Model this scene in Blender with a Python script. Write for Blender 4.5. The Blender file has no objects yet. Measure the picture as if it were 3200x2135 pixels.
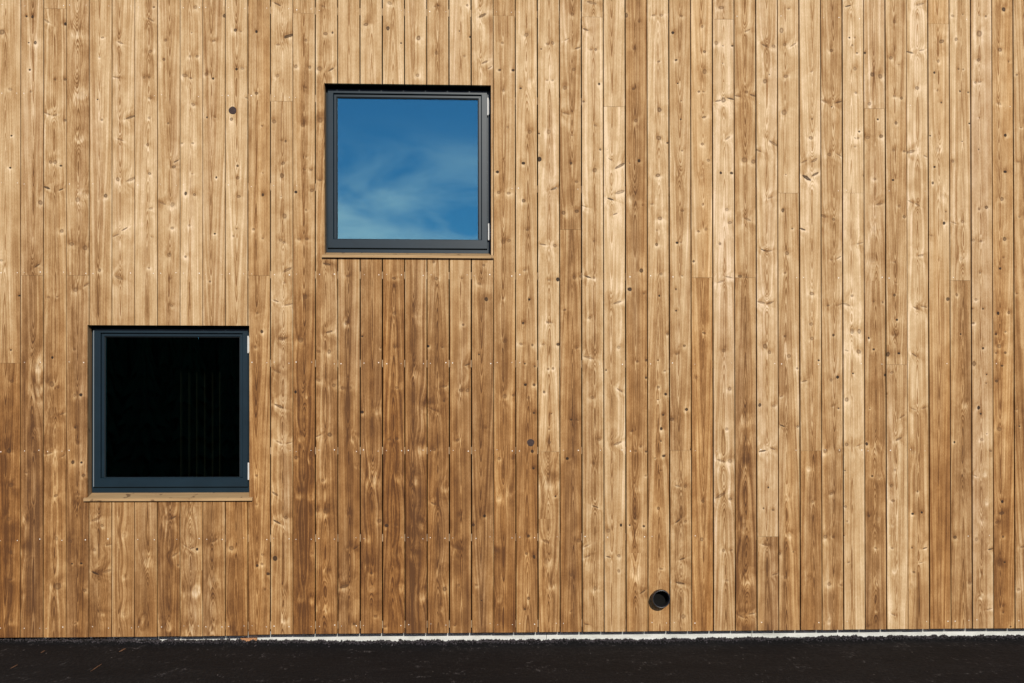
import bpy, math, random
import numpy as np
from mathutils import Matrix, Vector

random.seed(11)
rng = np.random.default_rng(11)
sc = bpy.context.scene
col = sc.collection

# ------------------------------------------------------------------ camera
F_PX, CX_PX, CY_PX = 3255.0, 1600.0, 1400.0          # focal length and principal point in photo pixels
YAW, PIT, ROL = 0.03973, 0.00464, -0.00127
ZB = 0.05                                             # underside of the cladding above the asphalt
CAM = Vector((-0.3037, -6.994, 1.206 + ZB))
fw = Vector((math.sin(YAW) * math.cos(PIT), math.cos(YAW) * math.cos(PIT), math.sin(PIT)))
rt = Vector((math.cos(YAW), -math.sin(YAW), 0.0))
up = rt.cross(fw)
rt, up = rt * math.cos(ROL) + up * math.sin(ROL), up * math.cos(ROL) - rt * math.sin(ROL)
cd = bpy.data.cameras.new('camera')
cam = bpy.data.objects.new('camera', cd)
col.objects.link(cam)
cam.matrix_world = Matrix(((rt.x, up.x, -fw.x, CAM.x), (rt.y, up.y, -fw.y, CAM.y),
                           (rt.z, up.z, -fw.z, CAM.z), (0, 0, 0, 1)))
cd.sensor_width = 36.0
cd.lens = 36.0 * F_PX / 3200.0
cd.shift_y = (CY_PX - 1067.5) / 3200.0
cd.clip_start, cd.clip_end = 0.05, 2000.0
sc.camera = cam

# ------------------------------------------------------------------ sky and sun
SUN = Vector((0.20, -1.0, 0.43)).normalized()         # towards the sun
EL = math.asin(SUN.z)
world = bpy.data.worlds.new('World')
sc.world = world
world.use_nodes = True
wt = world.node_tree
wt.nodes.clear()
wo = wt.nodes.new('ShaderNodeOutputWorld')
bg = wt.nodes.new('ShaderNodeBackground')
sky = wt.nodes.new('ShaderNodeTexSky')
sky.sky_type = 'NISHITA'
sky.sun_disc = False
sky.sun_elevation = EL
sky.sun_rotation = math.atan2(SUN.x, SUN.y)
sky.air_density, sky.dust_density, sky.ozone_density = 1.0, 0.0, 4.0
bg.inputs['Strength'].default_value = 0.12
tc = wt.nodes.new('ShaderNodeTexCoord')
mp = wt.nodes.new('ShaderNodeMapping')
mp.inputs['Scale'].default_value = (6.0, 6.0, 20.0)
mp.inputs['Rotation'].default_value = (0.05, 0.08, 0.0)
mp.inputs['Location'].default_value = (0.1, 0.0, 0.0)
cn = wt.nodes.new('ShaderNodeTexNoise')
cn.inputs['Scale'].default_value = 1.0
cn.inputs['Detail'].default_value = 9.0
cn.inputs['Roughness'].default_value = 0.54
cn.inputs['Distortion'].default_value = 0.6
cr = wt.nodes.new('ShaderNodeValToRGB')
cr.color_ramp.elements[0].position = 0.42
cr.color_ramp.elements[0].color = (0, 0, 0, 1)
cr.color_ramp.elements[1].position = 0.68
cr.color_ramp.elements[1].color = (0.72, 0.72, 0.72, 1)
cm = wt.nodes.new('ShaderNodeMixRGB')
cm.inputs[2].default_value = (20.0, 12.8, 12.0, 1)
wt.links.new(tc.outputs['Generated'], mp.inputs['Vector'])
wt.links.new(mp.outputs[0], cn.inputs['Vector'])
wt.links.new(cn.outputs['Fac'], cr.inputs[0])

sx_ = wt.nodes.new('ShaderNodeSeparateXYZ')
wt.links.new(tc.outputs['Generated'], sx_.inputs[0])
mr = wt.nodes.new('ShaderNodeMapRange')                # thin cloud gathers low over the horizon
mr.interpolation_type = 'SMOOTHSTEP'
mr.inputs['From Min'].default_value = 0.31
mr.inputs['From Max'].default_value = 0.24
wt.links.new(sx_.outputs[2], mr.inputs['Value'])
ml = wt.nodes.new('ShaderNodeMath')
ml.operation = 'MULTIPLY'
wt.links.new(mr.outputs[0], ml.inputs[1])
wt.links.new(sky.outputs[0], cm.inputs[1])
wt.links.new(cr.outputs[0], ml.inputs[0])
wt.links.new(ml.outputs[0], cm.inputs[0])
wt.links.new(cm.outputs[0], bg.inputs[0])
wt.links.new(bg.outputs[0], wo.inputs[0])

sd = bpy.data.lights.new('sun', 'SUN')
sd.energy = 4.0
sd.angle = math.radians(0.5)
sd.color = (1.0, 0.93, 0.82)
so = bpy.data.objects.new('sun', sd)
col.objects.link(so)
so.rotation_euler = (-SUN).to_track_quat('-Z', 'Y').to_euler()
so.location = SUN * 30

vs = sc.view_settings
sc.display_settings.display_device = 'sRGB'
vs.view_transform = 'Standard'
vs.look = 'None'
vs.exposure = 0.06
vs.gamma = 1.0
vs.use_curve_mapping = False

# ------------------------------------------------------------------ helpers
def at(px, py, y=0.0):
    """the point of the plane Y=y that the photo shows at pixel px,py"""
    d = fw + rt * ((px - CX_PX) / F_PX) + up * ((CY_PX - py) / F_PX)
    t = (y - CAM.y) / d.y
    return CAM + d * t


class E:
    """tiny expression wrapper around shader math nodes"""
    nt = None

    def __init__(s, sock): s.s = sock

    @staticmethod
    def m(op, a, b=None, c=None, clamp=False):
        n = E.nt.nodes.new('ShaderNodeMath')
        n.operation = op
        n.use_clamp = clamp
        for i, v in enumerate((a, b, c)):
            if v is None: continue
            if isinstance(v, E): E.nt.links.new(v.s, n.inputs[i])
            else: n.inputs[i].default_value = v
        return E(n.outputs[0])

    def __add__(s, o): return E.m('ADD', s, o)
    __radd__ = __add__
    def __sub__(s, o): return E.m('SUBTRACT', s, o)
    def __rsub__(s, o): return E.m('SUBTRACT', o, s)
    def __mul__(s, o): return E.m('MULTIPLY', s, o)
    __rmul__ = __mul__
    def __truediv__(s, o): return E.m('DIVIDE', s, o)
    def __neg__(s): return E.m('MULTIPLY', s, -1.0)


def sstep(a, b, x):
    n = E.nt.nodes.new('ShaderNodeMapRange')
    n.interpolation_type = 'SMOOTHSTEP'
    n.inputs['From Min'].default_value = a
    n.inputs['From Max'].default_value = b
    E.nt.links.new(x.s, n.inputs['Value'])
    return E(n.outputs['Result'])


def vec(x, y, z):
    n = E.nt.nodes.new('ShaderNodeCombineXYZ')
    for i, v in enumerate((x, y, z)):
        if isinstance(v, E): E.nt.links.new(v.s, n.inputs[i])
        else: n.inputs[i].default_value = v
    return n.outputs[0]


def noise(v, scale=1.0, detail=2.0, rough=0.5, dist=0.0):
    n = E.nt.nodes.new('ShaderNodeTexNoise')
    n.inputs['Scale'].default_value = scale
    n.inputs['Detail'].default_value = detail
    n.inputs['Roughness'].default_value = rough
    n.inputs['Distortion'].default_value = dist
    E.nt.links.new(v, n.inputs['Vector'])
    return E(n.outputs['Fac'])


def ramp(x, stops):
    n = E.nt.nodes.new('ShaderNodeValToRGB')
    e = n.color_ramp.elements
    while len(e) < len(stops): e.new(0.5)
    for i, (p, c) in enumerate(stops):
        e[i].position = p
        e[i].color = (*c, 1)
    E.nt.links.new(x.s, n.inputs[0])
    return n.outputs[0]


def mix(f, a, b, mode='MIX'):
    n = E.nt.nodes.new('ShaderNodeMixRGB')
    n.blend_type = mode
    if isinstance(f, E): E.nt.links.new(f.s, n.inputs[0])
    else: n.inputs[0].default_value = f
    for i, v in ((1, a), (2, b)):
        if isinstance(v, tuple): n.inputs[i].default_value = (*v, 1)
        else: E.nt.links.new(v, n.inputs[i])
    return n.outputs[0]


def new_mat(name):
    m = bpy.data.materials.new(name)
    m.use_nodes = True
    E.nt = m.node_tree
    b = m.node_tree.nodes['Principled BSDF']
    return m, b


def coords():
    n = E.nt.nodes.new('ShaderNodeTexCoord')
    s = E.nt.nodes.new('ShaderNodeSeparateXYZ')
    E.nt.links.new(n.outputs['Object'], s.inputs[0])
    return E(s.outputs[0]), E(s.outputs[1]), E(s.outputs[2])


def attr(name, kind='GEOMETRY', out='Fac'):
    n = E.nt.nodes.new('ShaderNodeAttribute')
    n.attribute_type = kind
    n.attribute_name = name
    return n.outputs[out]


def attr3(name):
    s = E.nt.nodes.new('ShaderNodeSeparateXYZ')
    E.nt.links.new(attr(name, 'GEOMETRY', 'Vector'), s.inputs[0])
    return [E(o) for o in s.outputs]


def bump(b, h, strength=0.3, distance=0.002):
    n = E.nt.nodes.new('ShaderNodeBump')
    n.inputs['Strength'].default_value = strength
    n.inputs['Distance'].default_value = distance
    E.nt.links.new(h.s, n.inputs['Height'])
    E.nt.links.new(n.outputs[0], b.inputs['Normal'])


def add_mesh(name, V, Fc, mat=None, parent=None, smooth=False):
    me = bpy.data.meshes.new(name)
    me.from_pydata([tuple(v) for v in V], [], Fc)
    me.update()
    if mat: me.materials.append(mat)
    if smooth: me.polygons.foreach_set('use_smooth', [True] * len(me.polygons))
    o = bpy.data.objects.new(name, me)
    col.objects.link(o)
    if parent: o.parent = parent
    return o


class MB:
    def __init__(s): s.V, s.F = [], []

    def box(s, a, b, bev=0.0):
        x0, y0, z0 = a
        x1, y1, z1 = b
        n = len(s.V)
        if bev <= 0:
            s.V += [(x0, y0, z0), (x1, y0, z0), (x1, y1, z0), (x0, y1, z0), (x0, y0, z1), (x1, y0, z1), (x1, y1, z1), (x0, y1, z1)]
            s.F += [tuple(n + i for i in f) for f in ((0, 3, 2, 1), (4, 5, 6, 7), (0, 1, 5, 4), (1, 2, 6, 5), (2, 3, 7, 6), (3, 0, 4, 7))]
        else:      # bevelled on the edges of the front (low Y) face
            c = bev
            s.V += [(x0 + c, y0, z0 + c), (x1 - c, y0, z0 + c), (x1 - c, y0, z1 - c), (x0 + c, y0, z1 - c),
                    (x0, y0 + c, z0), (x1, y0 + c, z0), (x1, y0 + c, z1), (x0, y0 + c, z1),
                    (x0, y1, z0), (x1, y1, z0), (x1, y1, z1), (x0, y1, z1)]
            s.F += [tuple(n + i for i in f) for f in ((0, 1, 2, 3), (4, 5, 1, 0), (5, 6, 2, 1), (6, 7, 3, 2), (7, 4, 0, 3),
                                                     (8, 9, 5, 4), (9, 10, 6, 5), (10, 11, 7, 6), (11, 8, 4, 7), (11, 10, 9, 8))]
        return s

    def ring(s, o, i, yf, yb, bev=0.0015):
        """rectangular frame ring: o, i = (x0,z0,x1,z1) outer and inner; front face at yf, back at yb"""
        c = bev
        def loop(r, y, g): return [(r[0] + g, y, r[1] + g), (r[2] - g, y, r[1] + g), (r[2] - g, y, r[3] - g), (r[0] + g, y, r[3] - g)]
        loops = [loop(o, yb, 0), loop(o, yf + c, 0), loop(o, yf, c), loop(i, yf, -c), loop(i, yf + c, 0), loop(i, yb, 0)]
        n = len(s.V)
        for l in loops: s.V += l
        for k in range(6):
            k2 = (k + 1) % 6
            for j in range(4):
                j2 = (j + 1) % 4
                s.F.append((n + k * 4 + j, n + k * 4 + j2, n + k2 * 4 + j2, n + k2 * 4 + j))
        return s

    def build(s, name, mat, parent=None, smooth=False):
        return add_mesh(name, s.V, s.F, mat, parent, smooth)


def empty(name, loc=(0, 0, 0)):
    o = bpy.data.objects.new(name, None)
    o.location = loc
    o.empty_display_size = 0.2
    col.objects.link(o)
    return o


# ------------------------------------------------------------------ materials
NK = 4


def wood_material(name='weathered_pine'):
    m, b = new_mat(name)
    x, y, z = coords()
    seed = E(attr('seed', 'OBJECT'))
    x0 = E(attr('pith', 'OBJECT'))
    warm = E(attr('warm', 'OBJECT'))
    tone = E(attr('tone'))
    n1 = noise(vec(seed * 3.1, 7.3, z * 0.55), 1.0, 2.0) - 0.5
    n2 = noise(vec(x * 14.0 + seed * 7.0, seed * 2.0, z * 2.3), 1.0, 3.0, 0.55) - 0.5
    n3 = noise(vec(x * 60.0, seed * 9.0, z * 12.0), 1.0, 2.0, 0.6) - 0.5
    xx = x - x0 - n1 * 0.040 - n2 * 0.010
    dd = 0.010 + (noise(vec(seed * 4.3, 2.1, z * 1.1), 1.0, 3.0) - 0.5) * 0.040
    trend = E.m('SINE', seed * 23.0) * 0.045 * z
    warp = core = hole = pale = halo = grad = glow = None
    def acc(p, q, op='ADD'): return q if p is None else E.m(op, p, q)
    wob = 1.0 + n3 * 1.9
    for k in range(NK):
        kx, kz, kr = attr3('ka%d' % k)
        ux, uz, asp = attr3('kb%d' % k)      # knot axis (unit vector) and half width ratio
        dk = E(attr('kc%d' % k))             # darkness
        dx = (x - kx) / kr
        dz = (z - kz) / kr
        u = dx * ux + dz * uz
        v = (dz * ux - dx * uz) / asp
        u2, v2 = u * u, v * v
        r2 = u2 + v2
        e = E.m('SQRT', r2 * wob)
        pl = E.m('LESS_THAN', dk, 0.3)                 # pale ingrown knots bend the grain more
        g = E.m('EXPONENT', (u2 + v2 * 0.12) * -0.20)
        warp = acc(warp, g * kr * (0.48 + pl * 1.0))
        h = E.m('EXPONENT', (dx * dx * 0.10 + dz * dz * 0.045)  * -1.0)
        halo = acc(halo, h, 'MAXIMUM')
        grad = acc(grad, v * E.m('EXPONENT', r2 * -0.30))
        gl_ = e - 1.75
        glow = acc(glow, E.m('EXPONENT', gl_ * gl_ * -2.2), 'MAXIMUM')   # pale sapwood round the knot
        inside = 1.0 - sstep(0.66, 1.12, e)
        edge = 0.52 + 0.48 * sstep(0.20, 0.85, e)
        core = acc(core, inside * edge * dk, 'MAXIMUM')
        hole = acc(hole, inside * sstep(0.78, 0.98, dk), 'MAXIMUM')
        pale = acc(pale, E.m('EXPONENT', r2 * -0.35) * pl, 'MAXIMUM')
    rad = E.m('SQRT', xx * xx + dd * dd) + n2 * 0.007 + n3 * 0.0011 + warp + trend
    t = E.m('FRACT', rad / 0.0062)
    late = sstep(0.30, 0.85, t) * (1.0 - sstep(0.93, 1.0, t))
    cent = E.m('EXPONENT', xx * xx * -3600.0)
    line = late * (0.12 + cent * 0.88 + pale * 0.5)
    band = noise(vec(rad * 62.0 + seed * 11.0, seed * 3.0, z * 0.30), 1.0, 3.0, 0.62) - 0.5
    strk = noise(vec(x * 95.0 + n2 * 1.2, seed * 13.0, z * 0.8), 1.0, 4.0, 0.68) - 0.5
    blot = noise(vec(x * 9.0, seed * 6.0, z * 1.3), 1.0, 3.0, 0.6) - 0.5
    fig = noise(vec(x * 14.0 + warp * 55.0, seed * 8.0 + 3.0, z * 8.0), 1.0, 3.0, 0.55) - 0.5
    grit = noise(vec(x * 260.0, seed, z * 70.0), 1.0, 2.0, 0.7) - 0.5
    amp = 0.92 + (0.85 - tone) * 0.7                    # the browner boards are the blotchier ones
    L = (tone + 0.025 + (band * 1.05 + blot * 0.50 + fig * 0.34 + (sstep(0.40, 0.60, fig + 0.5) - 0.42) * (0.03 + halo * 0.15)) * amp + strk * 0.62 + grit * 0.36 - line * 0.31
         + pale * 0.17 + glow * (0.025 + fig * 0.5) - halo * 0.01 + E.m('MINIMUM', E.m('MAXIMUM', grad, -1.0), 1.0) * -0.13)
    c = ramp(E.m('MULTIPLY_ADD', L, 1.0, -0.25, clamp=True), [
        (0.0, (0.098, 0.042, 0.014)), (0.20, (0.180, 0.083, 0.026)), (0.40, (0.286, 0.150, 0.055)),
        (0.60, (0.425, 0.260, 0.116)), (0.80, (0.555, 0.386, 0.208)), (1.0, (0.730, 0.550, 0.350))])
    hueN = noise(vec(x * 12.0, seed * 12.0, z * 0.8), 1.0, 2.0) - 0.5
    wf = E.m('ADD', warm - 0.04 + (0.80 - tone) * 2.0, hueN * 1.4, clamp=True)
    c = mix(wf * 0.7, c, (1.09, 0.90, 0.60), 'MULTIPLY')
    gf = E.m('SUBTRACT', hueN * -1.8, warm, clamp=True)
    c = mix(gf * 0.8, c, (0.97, 0.97, 1.12), 'MULTIPLY')
    c = mix(E.m('MULTIPLY', core, 0.95, clamp=True), c, (0.095, 0.042, 0.016))
    c = mix(E.m('MULTIPLY', hole, 0.90, clamp=True), c, (0.016, 0.010, 0.007))
    E.nt.links.new(c, b.inputs['Base Color'])
    b.inputs['Roughness'].default_value = 0.75
    b.inputs['Specular IOR Level'].default_value = 0.2
    return m


def plain(name, c, rough=0.5, spec=0.5, metal=0.0, var=0.0, scale=30.0, bmp=0.0):
    m, b = new_mat(name)
    b.inputs['Roughness'].default_value = rough
    b.inputs['Specular IOR Level'].default_value = spec
    b.inputs['Metallic'].default_value = metal
    if var:
        x, y, z = coords()
        n = noise(vec(x, y, z), scale, 5.0, 0.6)
        d = tuple(v * (1 - var) for v in c)
        l = tuple(min(1, v * (1 + var)) for v in c)
        E.nt.links.new(ramp(n, [(0.3, d), (0.7, l)]), b.inputs['Base Color'])
        if bmp: bump(b, n, bmp, 0.003)
    else:
        b.inputs['Base Color'].default_value = (*c, 1)
    return m


M_WOOD = wood_material()
M_BATTEN = plain('batten_wood', (0.50, 0.36, 0.22), 0.8, 0.2, var=0.2)
M_MEMBRANE_AND_SHADE = plain('wind_barrier', (0.006, 0.006, 0.006), 0.9, 0.1)  # also the black painted for shade on the head boards and inside the pipe
M_FRAME = plain('window_paint', (0.009, 0.021, 0.031), 0.30, 0.25, var=0.12, scale=8.0)
M_GASKET = plain('rubber_gasket', (0.006, 0.007, 0.008), 0.6, 0.3)
M_HINGE = plain('zinc', (0.62, 0.62, 0.60), 0.4, 0.4)
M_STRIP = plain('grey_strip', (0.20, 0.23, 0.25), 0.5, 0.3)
M_SLAT = plain('slat', (0.024, 0.022, 0.010), 0.7, 0.2)
M_NAIL = plain('nail_head', (0.85, 0.78, 0.66), 0.4, 0.6)
M_ROOM = plain('dark_room', (0.02, 0.02, 0.02), 0.9, 0.1)
M_PIPE = plain('black_plastic', (0.017, 0.016, 0.017), 0.32, 0.6, var=0.2)
M_PLUG = plain('dark_plug', (0.058, 0.040, 0.036), 0.8, 0.12, var=0.35, scale=120.0, bmp=0.4)
M_OFFCUT = plain('offcut_wood', (0.42, 0.21, 0.10), 0.8, 0.2, var=0.25, scale=60.0)
M_STRAW = plain('splinter_wood', (0.22, 0.115, 0.06), 0.8, 0.2, var=0.3, scale=80.0)
M_CHIP = plain('pale_chip', (0.75, 0.72, 0.68), 0.7, 0.3, var=0.1)
M_CRUMB = plain('loose_grit', (0.050, 0.043, 0.046), 0.8, 0.3, var=0.9, scale=60.0)
M_NEEDLE = plain('needles', (0.012, 0.018, 0.009), 0.9, 0.0, var=0.3, scale=3.0)


def plinth_material():
    m, b = new_mat('painted_plinth')
    x, y, z = coords()
    n = noise(vec(x * 6.0, y, z * 18.0), 1.0, 6.0, 0.65)
    sp = noise(vec(x * 140.0, y, z * 140.0), 1.0, 2.0, 0.6)
    c = ramp(n, [(0.25, (0.40, 0.41, 0.385)), (0.55, (0.60, 0.615, 0.585)), (0.8, (0.68, 0.68, 0.675))])
    c = mix(sstep(0.66, 0.74, sp) * 0.8, c, (0.10, 0.09, 0.085))
    E.nt.links.new(c, b.inputs['Base Color'])
    b.inputs['Roughness'].default_value = 0.8
    bump(b, sp + n, 0.4, 0.003)
    return m


def asphalt_material():
    m, b = new_mat('asphalt')
    x, y, z = coords()
    g1 = noise(vec(x * 90.0, y * 24.0, z * 50.0), 1.0, 4.0, 0.75)
    big = noise(vec(x * 1.3, y * 2.0, 0.0), 1.0, 4.0, 0.6)
    sc1 = noise(vec(x * 4.5, y * 4.0, 3.0), 1.0, 5.0, 0.75)
    sc2 = noise(vec(x * 38.0, y * 12.0, 9.0), 1.0, 4.0, 0.75)
    sp = noise(vec(x * 50.0, y * 13.0, 5.0), 1.0, 1.0, 0.5)
    base = ramp(g1 * 0.7 + big * 0.3, [(0.30, (0.005, 0.0045, 0.0045)), (0.52, (0.012, 0.011, 0.0105)), (0.70, (0.030, 0.027, 0.025))])
    dust = sstep(0.52, 0.66, sc1) * sstep(0.52, 0.66, sc2)
    c = mix(dust * 0.42, base, (0.30, 0.27, 0.25))
    c = mix(sstep(0.76, 0.81, sp) * 0.7, c, (0.22, 0.19, 0.17))
    E.nt.links.new(c, b.inputs['Base Color'])
    b.inputs['Roughness'].default_value = 0.9
    b.inputs['Specular IOR Level'].default_value = 0.08
    bump(b, g1, 0.6, 0.004)
    return m


def glass_material():
    m, b = new_mat('coated_glass')
    nt = m.node_tree
    nt.nodes.remove(b)
    out = nt.nodes['Material Output']
    gl = nt.nodes.new('ShaderNodeBsdfGlossy')
    gl.inputs['Roughness'].default_value = 0.0
    gl.inputs['Color'].default_value = (0.28, 0.80, 1.0, 1)
    tr = nt.nodes.new('ShaderNodeBsdfTransparent')
    tr.inputs['Color'].default_value = (0.76, 0.80, 0.78, 1)
    mx = nt.nodes.new('ShaderNodeMixShader')
    mx.inputs[0].default_value = 0.25                  # solar coating on both faces
    nt.links.new(tr.outputs[0], mx.inputs[1])
    nt.links.new(gl.outputs[0], mx.inputs[2])
    nt.links.new(mx.outputs[0], out.inputs['Surface'])
    return m


M_PLINTH = plinth_material()
M_ASPHALT = asphalt_material()
M_GLASS = glass_material()

# ------------------------------------------------------------------ layout read off the photograph
P = 0.1487                                            # board pitch
NB = 47                                               # boards 0..46 stand in the picture
def jx(i): return (i - 22) * P                        # joint i lies at the right edge of board i
def zpx(py, X=0.0):
    """height on the cladding face for photo row py near X"""
    lo, hi = -1.0, 7.0
    px = 1610.0 + X / 0.00215
    return at(px, py).z

# gap widths: narrow on the left, wide round the upper window, medium on the right
def gapw(i):
    if i <= 9: return 0.0045 + 0.0008 * math.sin(i * 2.3)
    if i == 12 or i == 21: return 0.004
    if i == 40: return 0.003
    if 10 <= i <= 20: return 0.0072 + 0.001 * math.sin(i * 1.7)
    return 0.0070 + 0.0010 * math.sin(i * 3.1)

# tone of every board at photo rows 0, 534, 1067, 1600, 2000
TROW = (0, 534, 1067, 1600, 2000)
TONE = [
    (.95, .95, .86, .58, .58), (.86, .82, .74, .66, .64), (.78, .86, .80, .76, .76), (.78, .78, .82, .70, .66), (.86, .88, .84, .84, .78),
    (.95, .95, .90, .84, .74), (.92, .92, .92, .84, .76), (.90, .88, .86, .70, .68), (.96, .93, .93, .86, .76), (.86, .87, .86, .80, .76),
    (.98, 1.0, .92, .72, .70), (.76, .76, .74, .74, .80), (.95, .90, .82, .78, .74), (.84, .82, .70, .60, .56), (.95, .82, .78, .65, .52),
    (1.0, .95, .74, .70, .76), (.92, .9, .70, .60, .60), (.96, .9, .64, .60, .64), (.97, .9, .66, .60, .62), (.92, .9, .76, .66, .70),
    (.96, .9, .76, .68, .72), (.92, .9, .76, .74, .68), (.86, .85, .78, .64, .56), (.93, .92, .88, .72, .76), (1.0, 1.0, .95, .84, .70),
    (.80, .80, .72, .68, .67), (1.0, 1.0, .95, .92, .90), (.95, 1.04, 1.0, 1.0, .95), (.70, .76, .70, .78, .78), (1.04, 1.0, .92, .80, .83),
    (.90, .88, .86, .92, .90), (.95, .89, .82, .82, .76), (.90, 1.04, .95, .94, .92), (.85, .82, .76, .62, .66), (1.0, .98, 1.0, .96, .72),
    (.95, .98, .86, .74, .70), (1.0, .98, .92, .70, .67), (.82, .86, .88, .76, .71), (1.05, 1.05, 1.0, .98, 1.0), (.96, .84, .82, .72, .68),
    (.86, .83, .86, 1.0, 1.0), (.98, .95, 1.0, .82, .82), (.86, .95, .86, .68, .76), (.97, .93, .84, .78, .73), (.95, .95, .93, .92, .88),
    (.82, .88, .80, .70, .72), (.86, .82, .78, .78, .78)]
WARM = {0: .15, 3: -.2, 1: -.25, 7: -.05, 9: -.1, 11: .2, 13: .2, 14: .1, 17: .25, 22: .1, 23: .35, 29: .25, 31: .6, 34: -.1, 36: .2,
        38: .15, 39: .0, 41: .1, 42: .45, 43: .0, 44: -.25, 45: .5, 46: .2, 10: .2, 15: .05, 27: .1, 32: -.15, 33: .05, 35: 0.0, 24: .1}
PITH = (.33, .53, .50, .50, .43, .35, .60, .55, .45, .40, .50, .40, .55, .50, .45, .50, .50, .50, .40, .50, .50, .45, .45, .55, .50, .60, .55,
        .35, .45, .50, .50, .55, .50, .50, .50, .35, .60, .55, .40, .50, .45, .50, .45, .60, .40, .35, .50)
# butt joints: board -> photo rows
BUTT = {2: (28,), 13: (42,), 12: (317,), 0: (1135,), 1: (861,), 3: (861,), 11: (862,), 22: (50,), 26: (54,), 27: (334,), 32: (61,), 42: (76,),
        39: (340,), 35: (604,), 38: (604,), 25: (718,), 24: (1412,), 31: (868,), 33: (868,), 43: (877,), 40: (1140,), 36: (1409,), 34: (1677,),
        30: (1408,)}

# knots: x,y in a strip of the photo (strip pixel = 0.6823 photo pixel), radius, kind
#   d dark dead knot, m brown knot, L large pale ingrown knot, s spike knot
KN = {}
KN[0, 0] = '''10,147,10m 47,409,8m 53,622,4d 47,769,5d 7,1193,8m 88,1355,4d 122,75,4d 149,77,5d 132,196,4d 162,196,6d 137,320,4d 140,420,4d 185,928,9m 170,1217,14s
215,97,12s 299,110,6d 298,364,6d 253,365,4m 252,527,9m 297,551,6d 215,520,14s 232,742,8m 252,742,8m 278,759,5d 215,860,14s 280,868,10s 282,1058,8d 222,1362,7m 262,1360,5m
357,150,16L 366,440,18L 362,632,12L 388,884,12L 355,915,10m 328,1118,12m 390,1135,10m 345,1327,10m 395,1305,12s 470,172,6m 456,262,4m 447,456,3d 467,549,5m 484,897,8d 455,1238,6m
550,195,12s 533,355,13s 598,537,20s 551,640,13s 600,822,20s 540,822,8m 570,1050,13s 532,1078,12s 545,1272,18s 704,33,5d 690,90,14s 688,236,10m 660,355,5m 684,355,5m 686,450,8m 683,540,6m 676,663,6m 684,795,7m 690,955,8m 695,1086,4m 682,1227,5m
759,184,6d 750,272,6d 770,565,4m 808,738,12s 795,765,10m 745,932,12s 790,937,9m 788,1045,7m 775,1168,9m 780,1278,5m 785,1400,7m
895,33,9m 878,150,3d 870,258,5m 903,258,7m 848,346,12m 873,358,6m 885,478,9m 833,656,5m 882,656,6m 880,797,4m 851,886,6d 892,892,6d 868,1033,5m 850,1176,5d'''
KN[640, 0] = '''88,73,6d 42,187,8m 8,340,8m 38,360,5d 48,538,5m 10,538,4d 53,813,4d 46,1071,5d 24,1290,4d 140,138,7d 165,145,5m 145,317,5d 172,313,8m 190,448,5m 123,546,6d 150,760,5d 150,815,8m 155,900,9m 145,1048,3m 132,1082,4m
236,145,5d 237,428,7d 263,577,4d 266,793,4m 266,893,5d 224,1050,5m 266,1092,4m 240,1434,5m 261,1519,6d 333,20,14s 385,165,20s 335,205,7m 333,347,8m 318,557,10m 350,645,4m 370,647,5d 358,748,10m 353,805,8d 350,900,4m 365,990,9m 347,1100,8m 362,1110,7m 380,1235,18s 325,1378,12s 383,1395,16s 365,1295,4m 350,1552,12m
417,305,8m 480,308,6d 463,185,6m 462,403,5m 448,573,9m 465,718,4m 458,778,5m 488,778,7m 417,880,7d 490,872,8m 463,962,4m 432,1095,8m 468,1095,8m 460,1360,10m 440,1555,10m
543,30,7m 553,155,9m 585,150,4d 525,315,12m 580,318,12s 528,550,10m 527,825,8m 560,1210,16s 570,1520,16s 655,1265,7m 650,1475,7m 738,112,10m 848,15,10m 839,130,7d 899,198,4d 866,1275,8m 868,1435,8m'''
KN[1280, 0] = '''40,175,9m 36,345,7m 33,1440,9L 118,30,5m 132,27,5m 122,243,7m 122,1277,7m 110,1200,5m 264,25,5d 228,143,3d 277,170,4d 251,257,5m 240,1275,4m 245,1488,5m 333,72,18s 345,285,14s 368,310,10s 340,1215,6d 320,1300,9m 351,1371,8d
425,197,6m 412,321,6d 473,322,6d 430,415,6m 448,583,5m 402,788,7d 430,730,3m 408,882,8m 455,885,8m 428,1108,8m 455,1103,7m 427,1367,5m 535,160,10m 551,368,12L 508,405,5d 551,605,9m 521,748,8d 523,920,8d 540,1053,7m 527,1238,7m 549,1372,5d 520,1480,4d
632,202,7m 655,197,7m 603,225,4d 630,368,5m 655,368,5m 593,612,4d 637,604,9m 596,729,9d 660,865,16s 665,1125,9m 610,1120,14s 640,1283,7m 678,1280,8d 630,1475,5m 648,1478,5m
745,65,8m 722,180,12s 770,220,12s 752,318,8m 712,402,8m 715,520,14s 742,620,5m 740,748,5d 765,833,8m 705,975,9d 765,968,10m 755,1272,7m 782,1266,6m 710,1420,7m
835,13,20s 805,135,12s 830,227,6m 852,227,6m 868,385,5d 797,465,6d 850,575,7m 873,685,5d 848,780,9m 800,945,12s 845,1105,5m 815,1268,14s 845,1272,5m 825,1455,8m 918,730,9s 905,685,3m 920,912,14s'''
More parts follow.
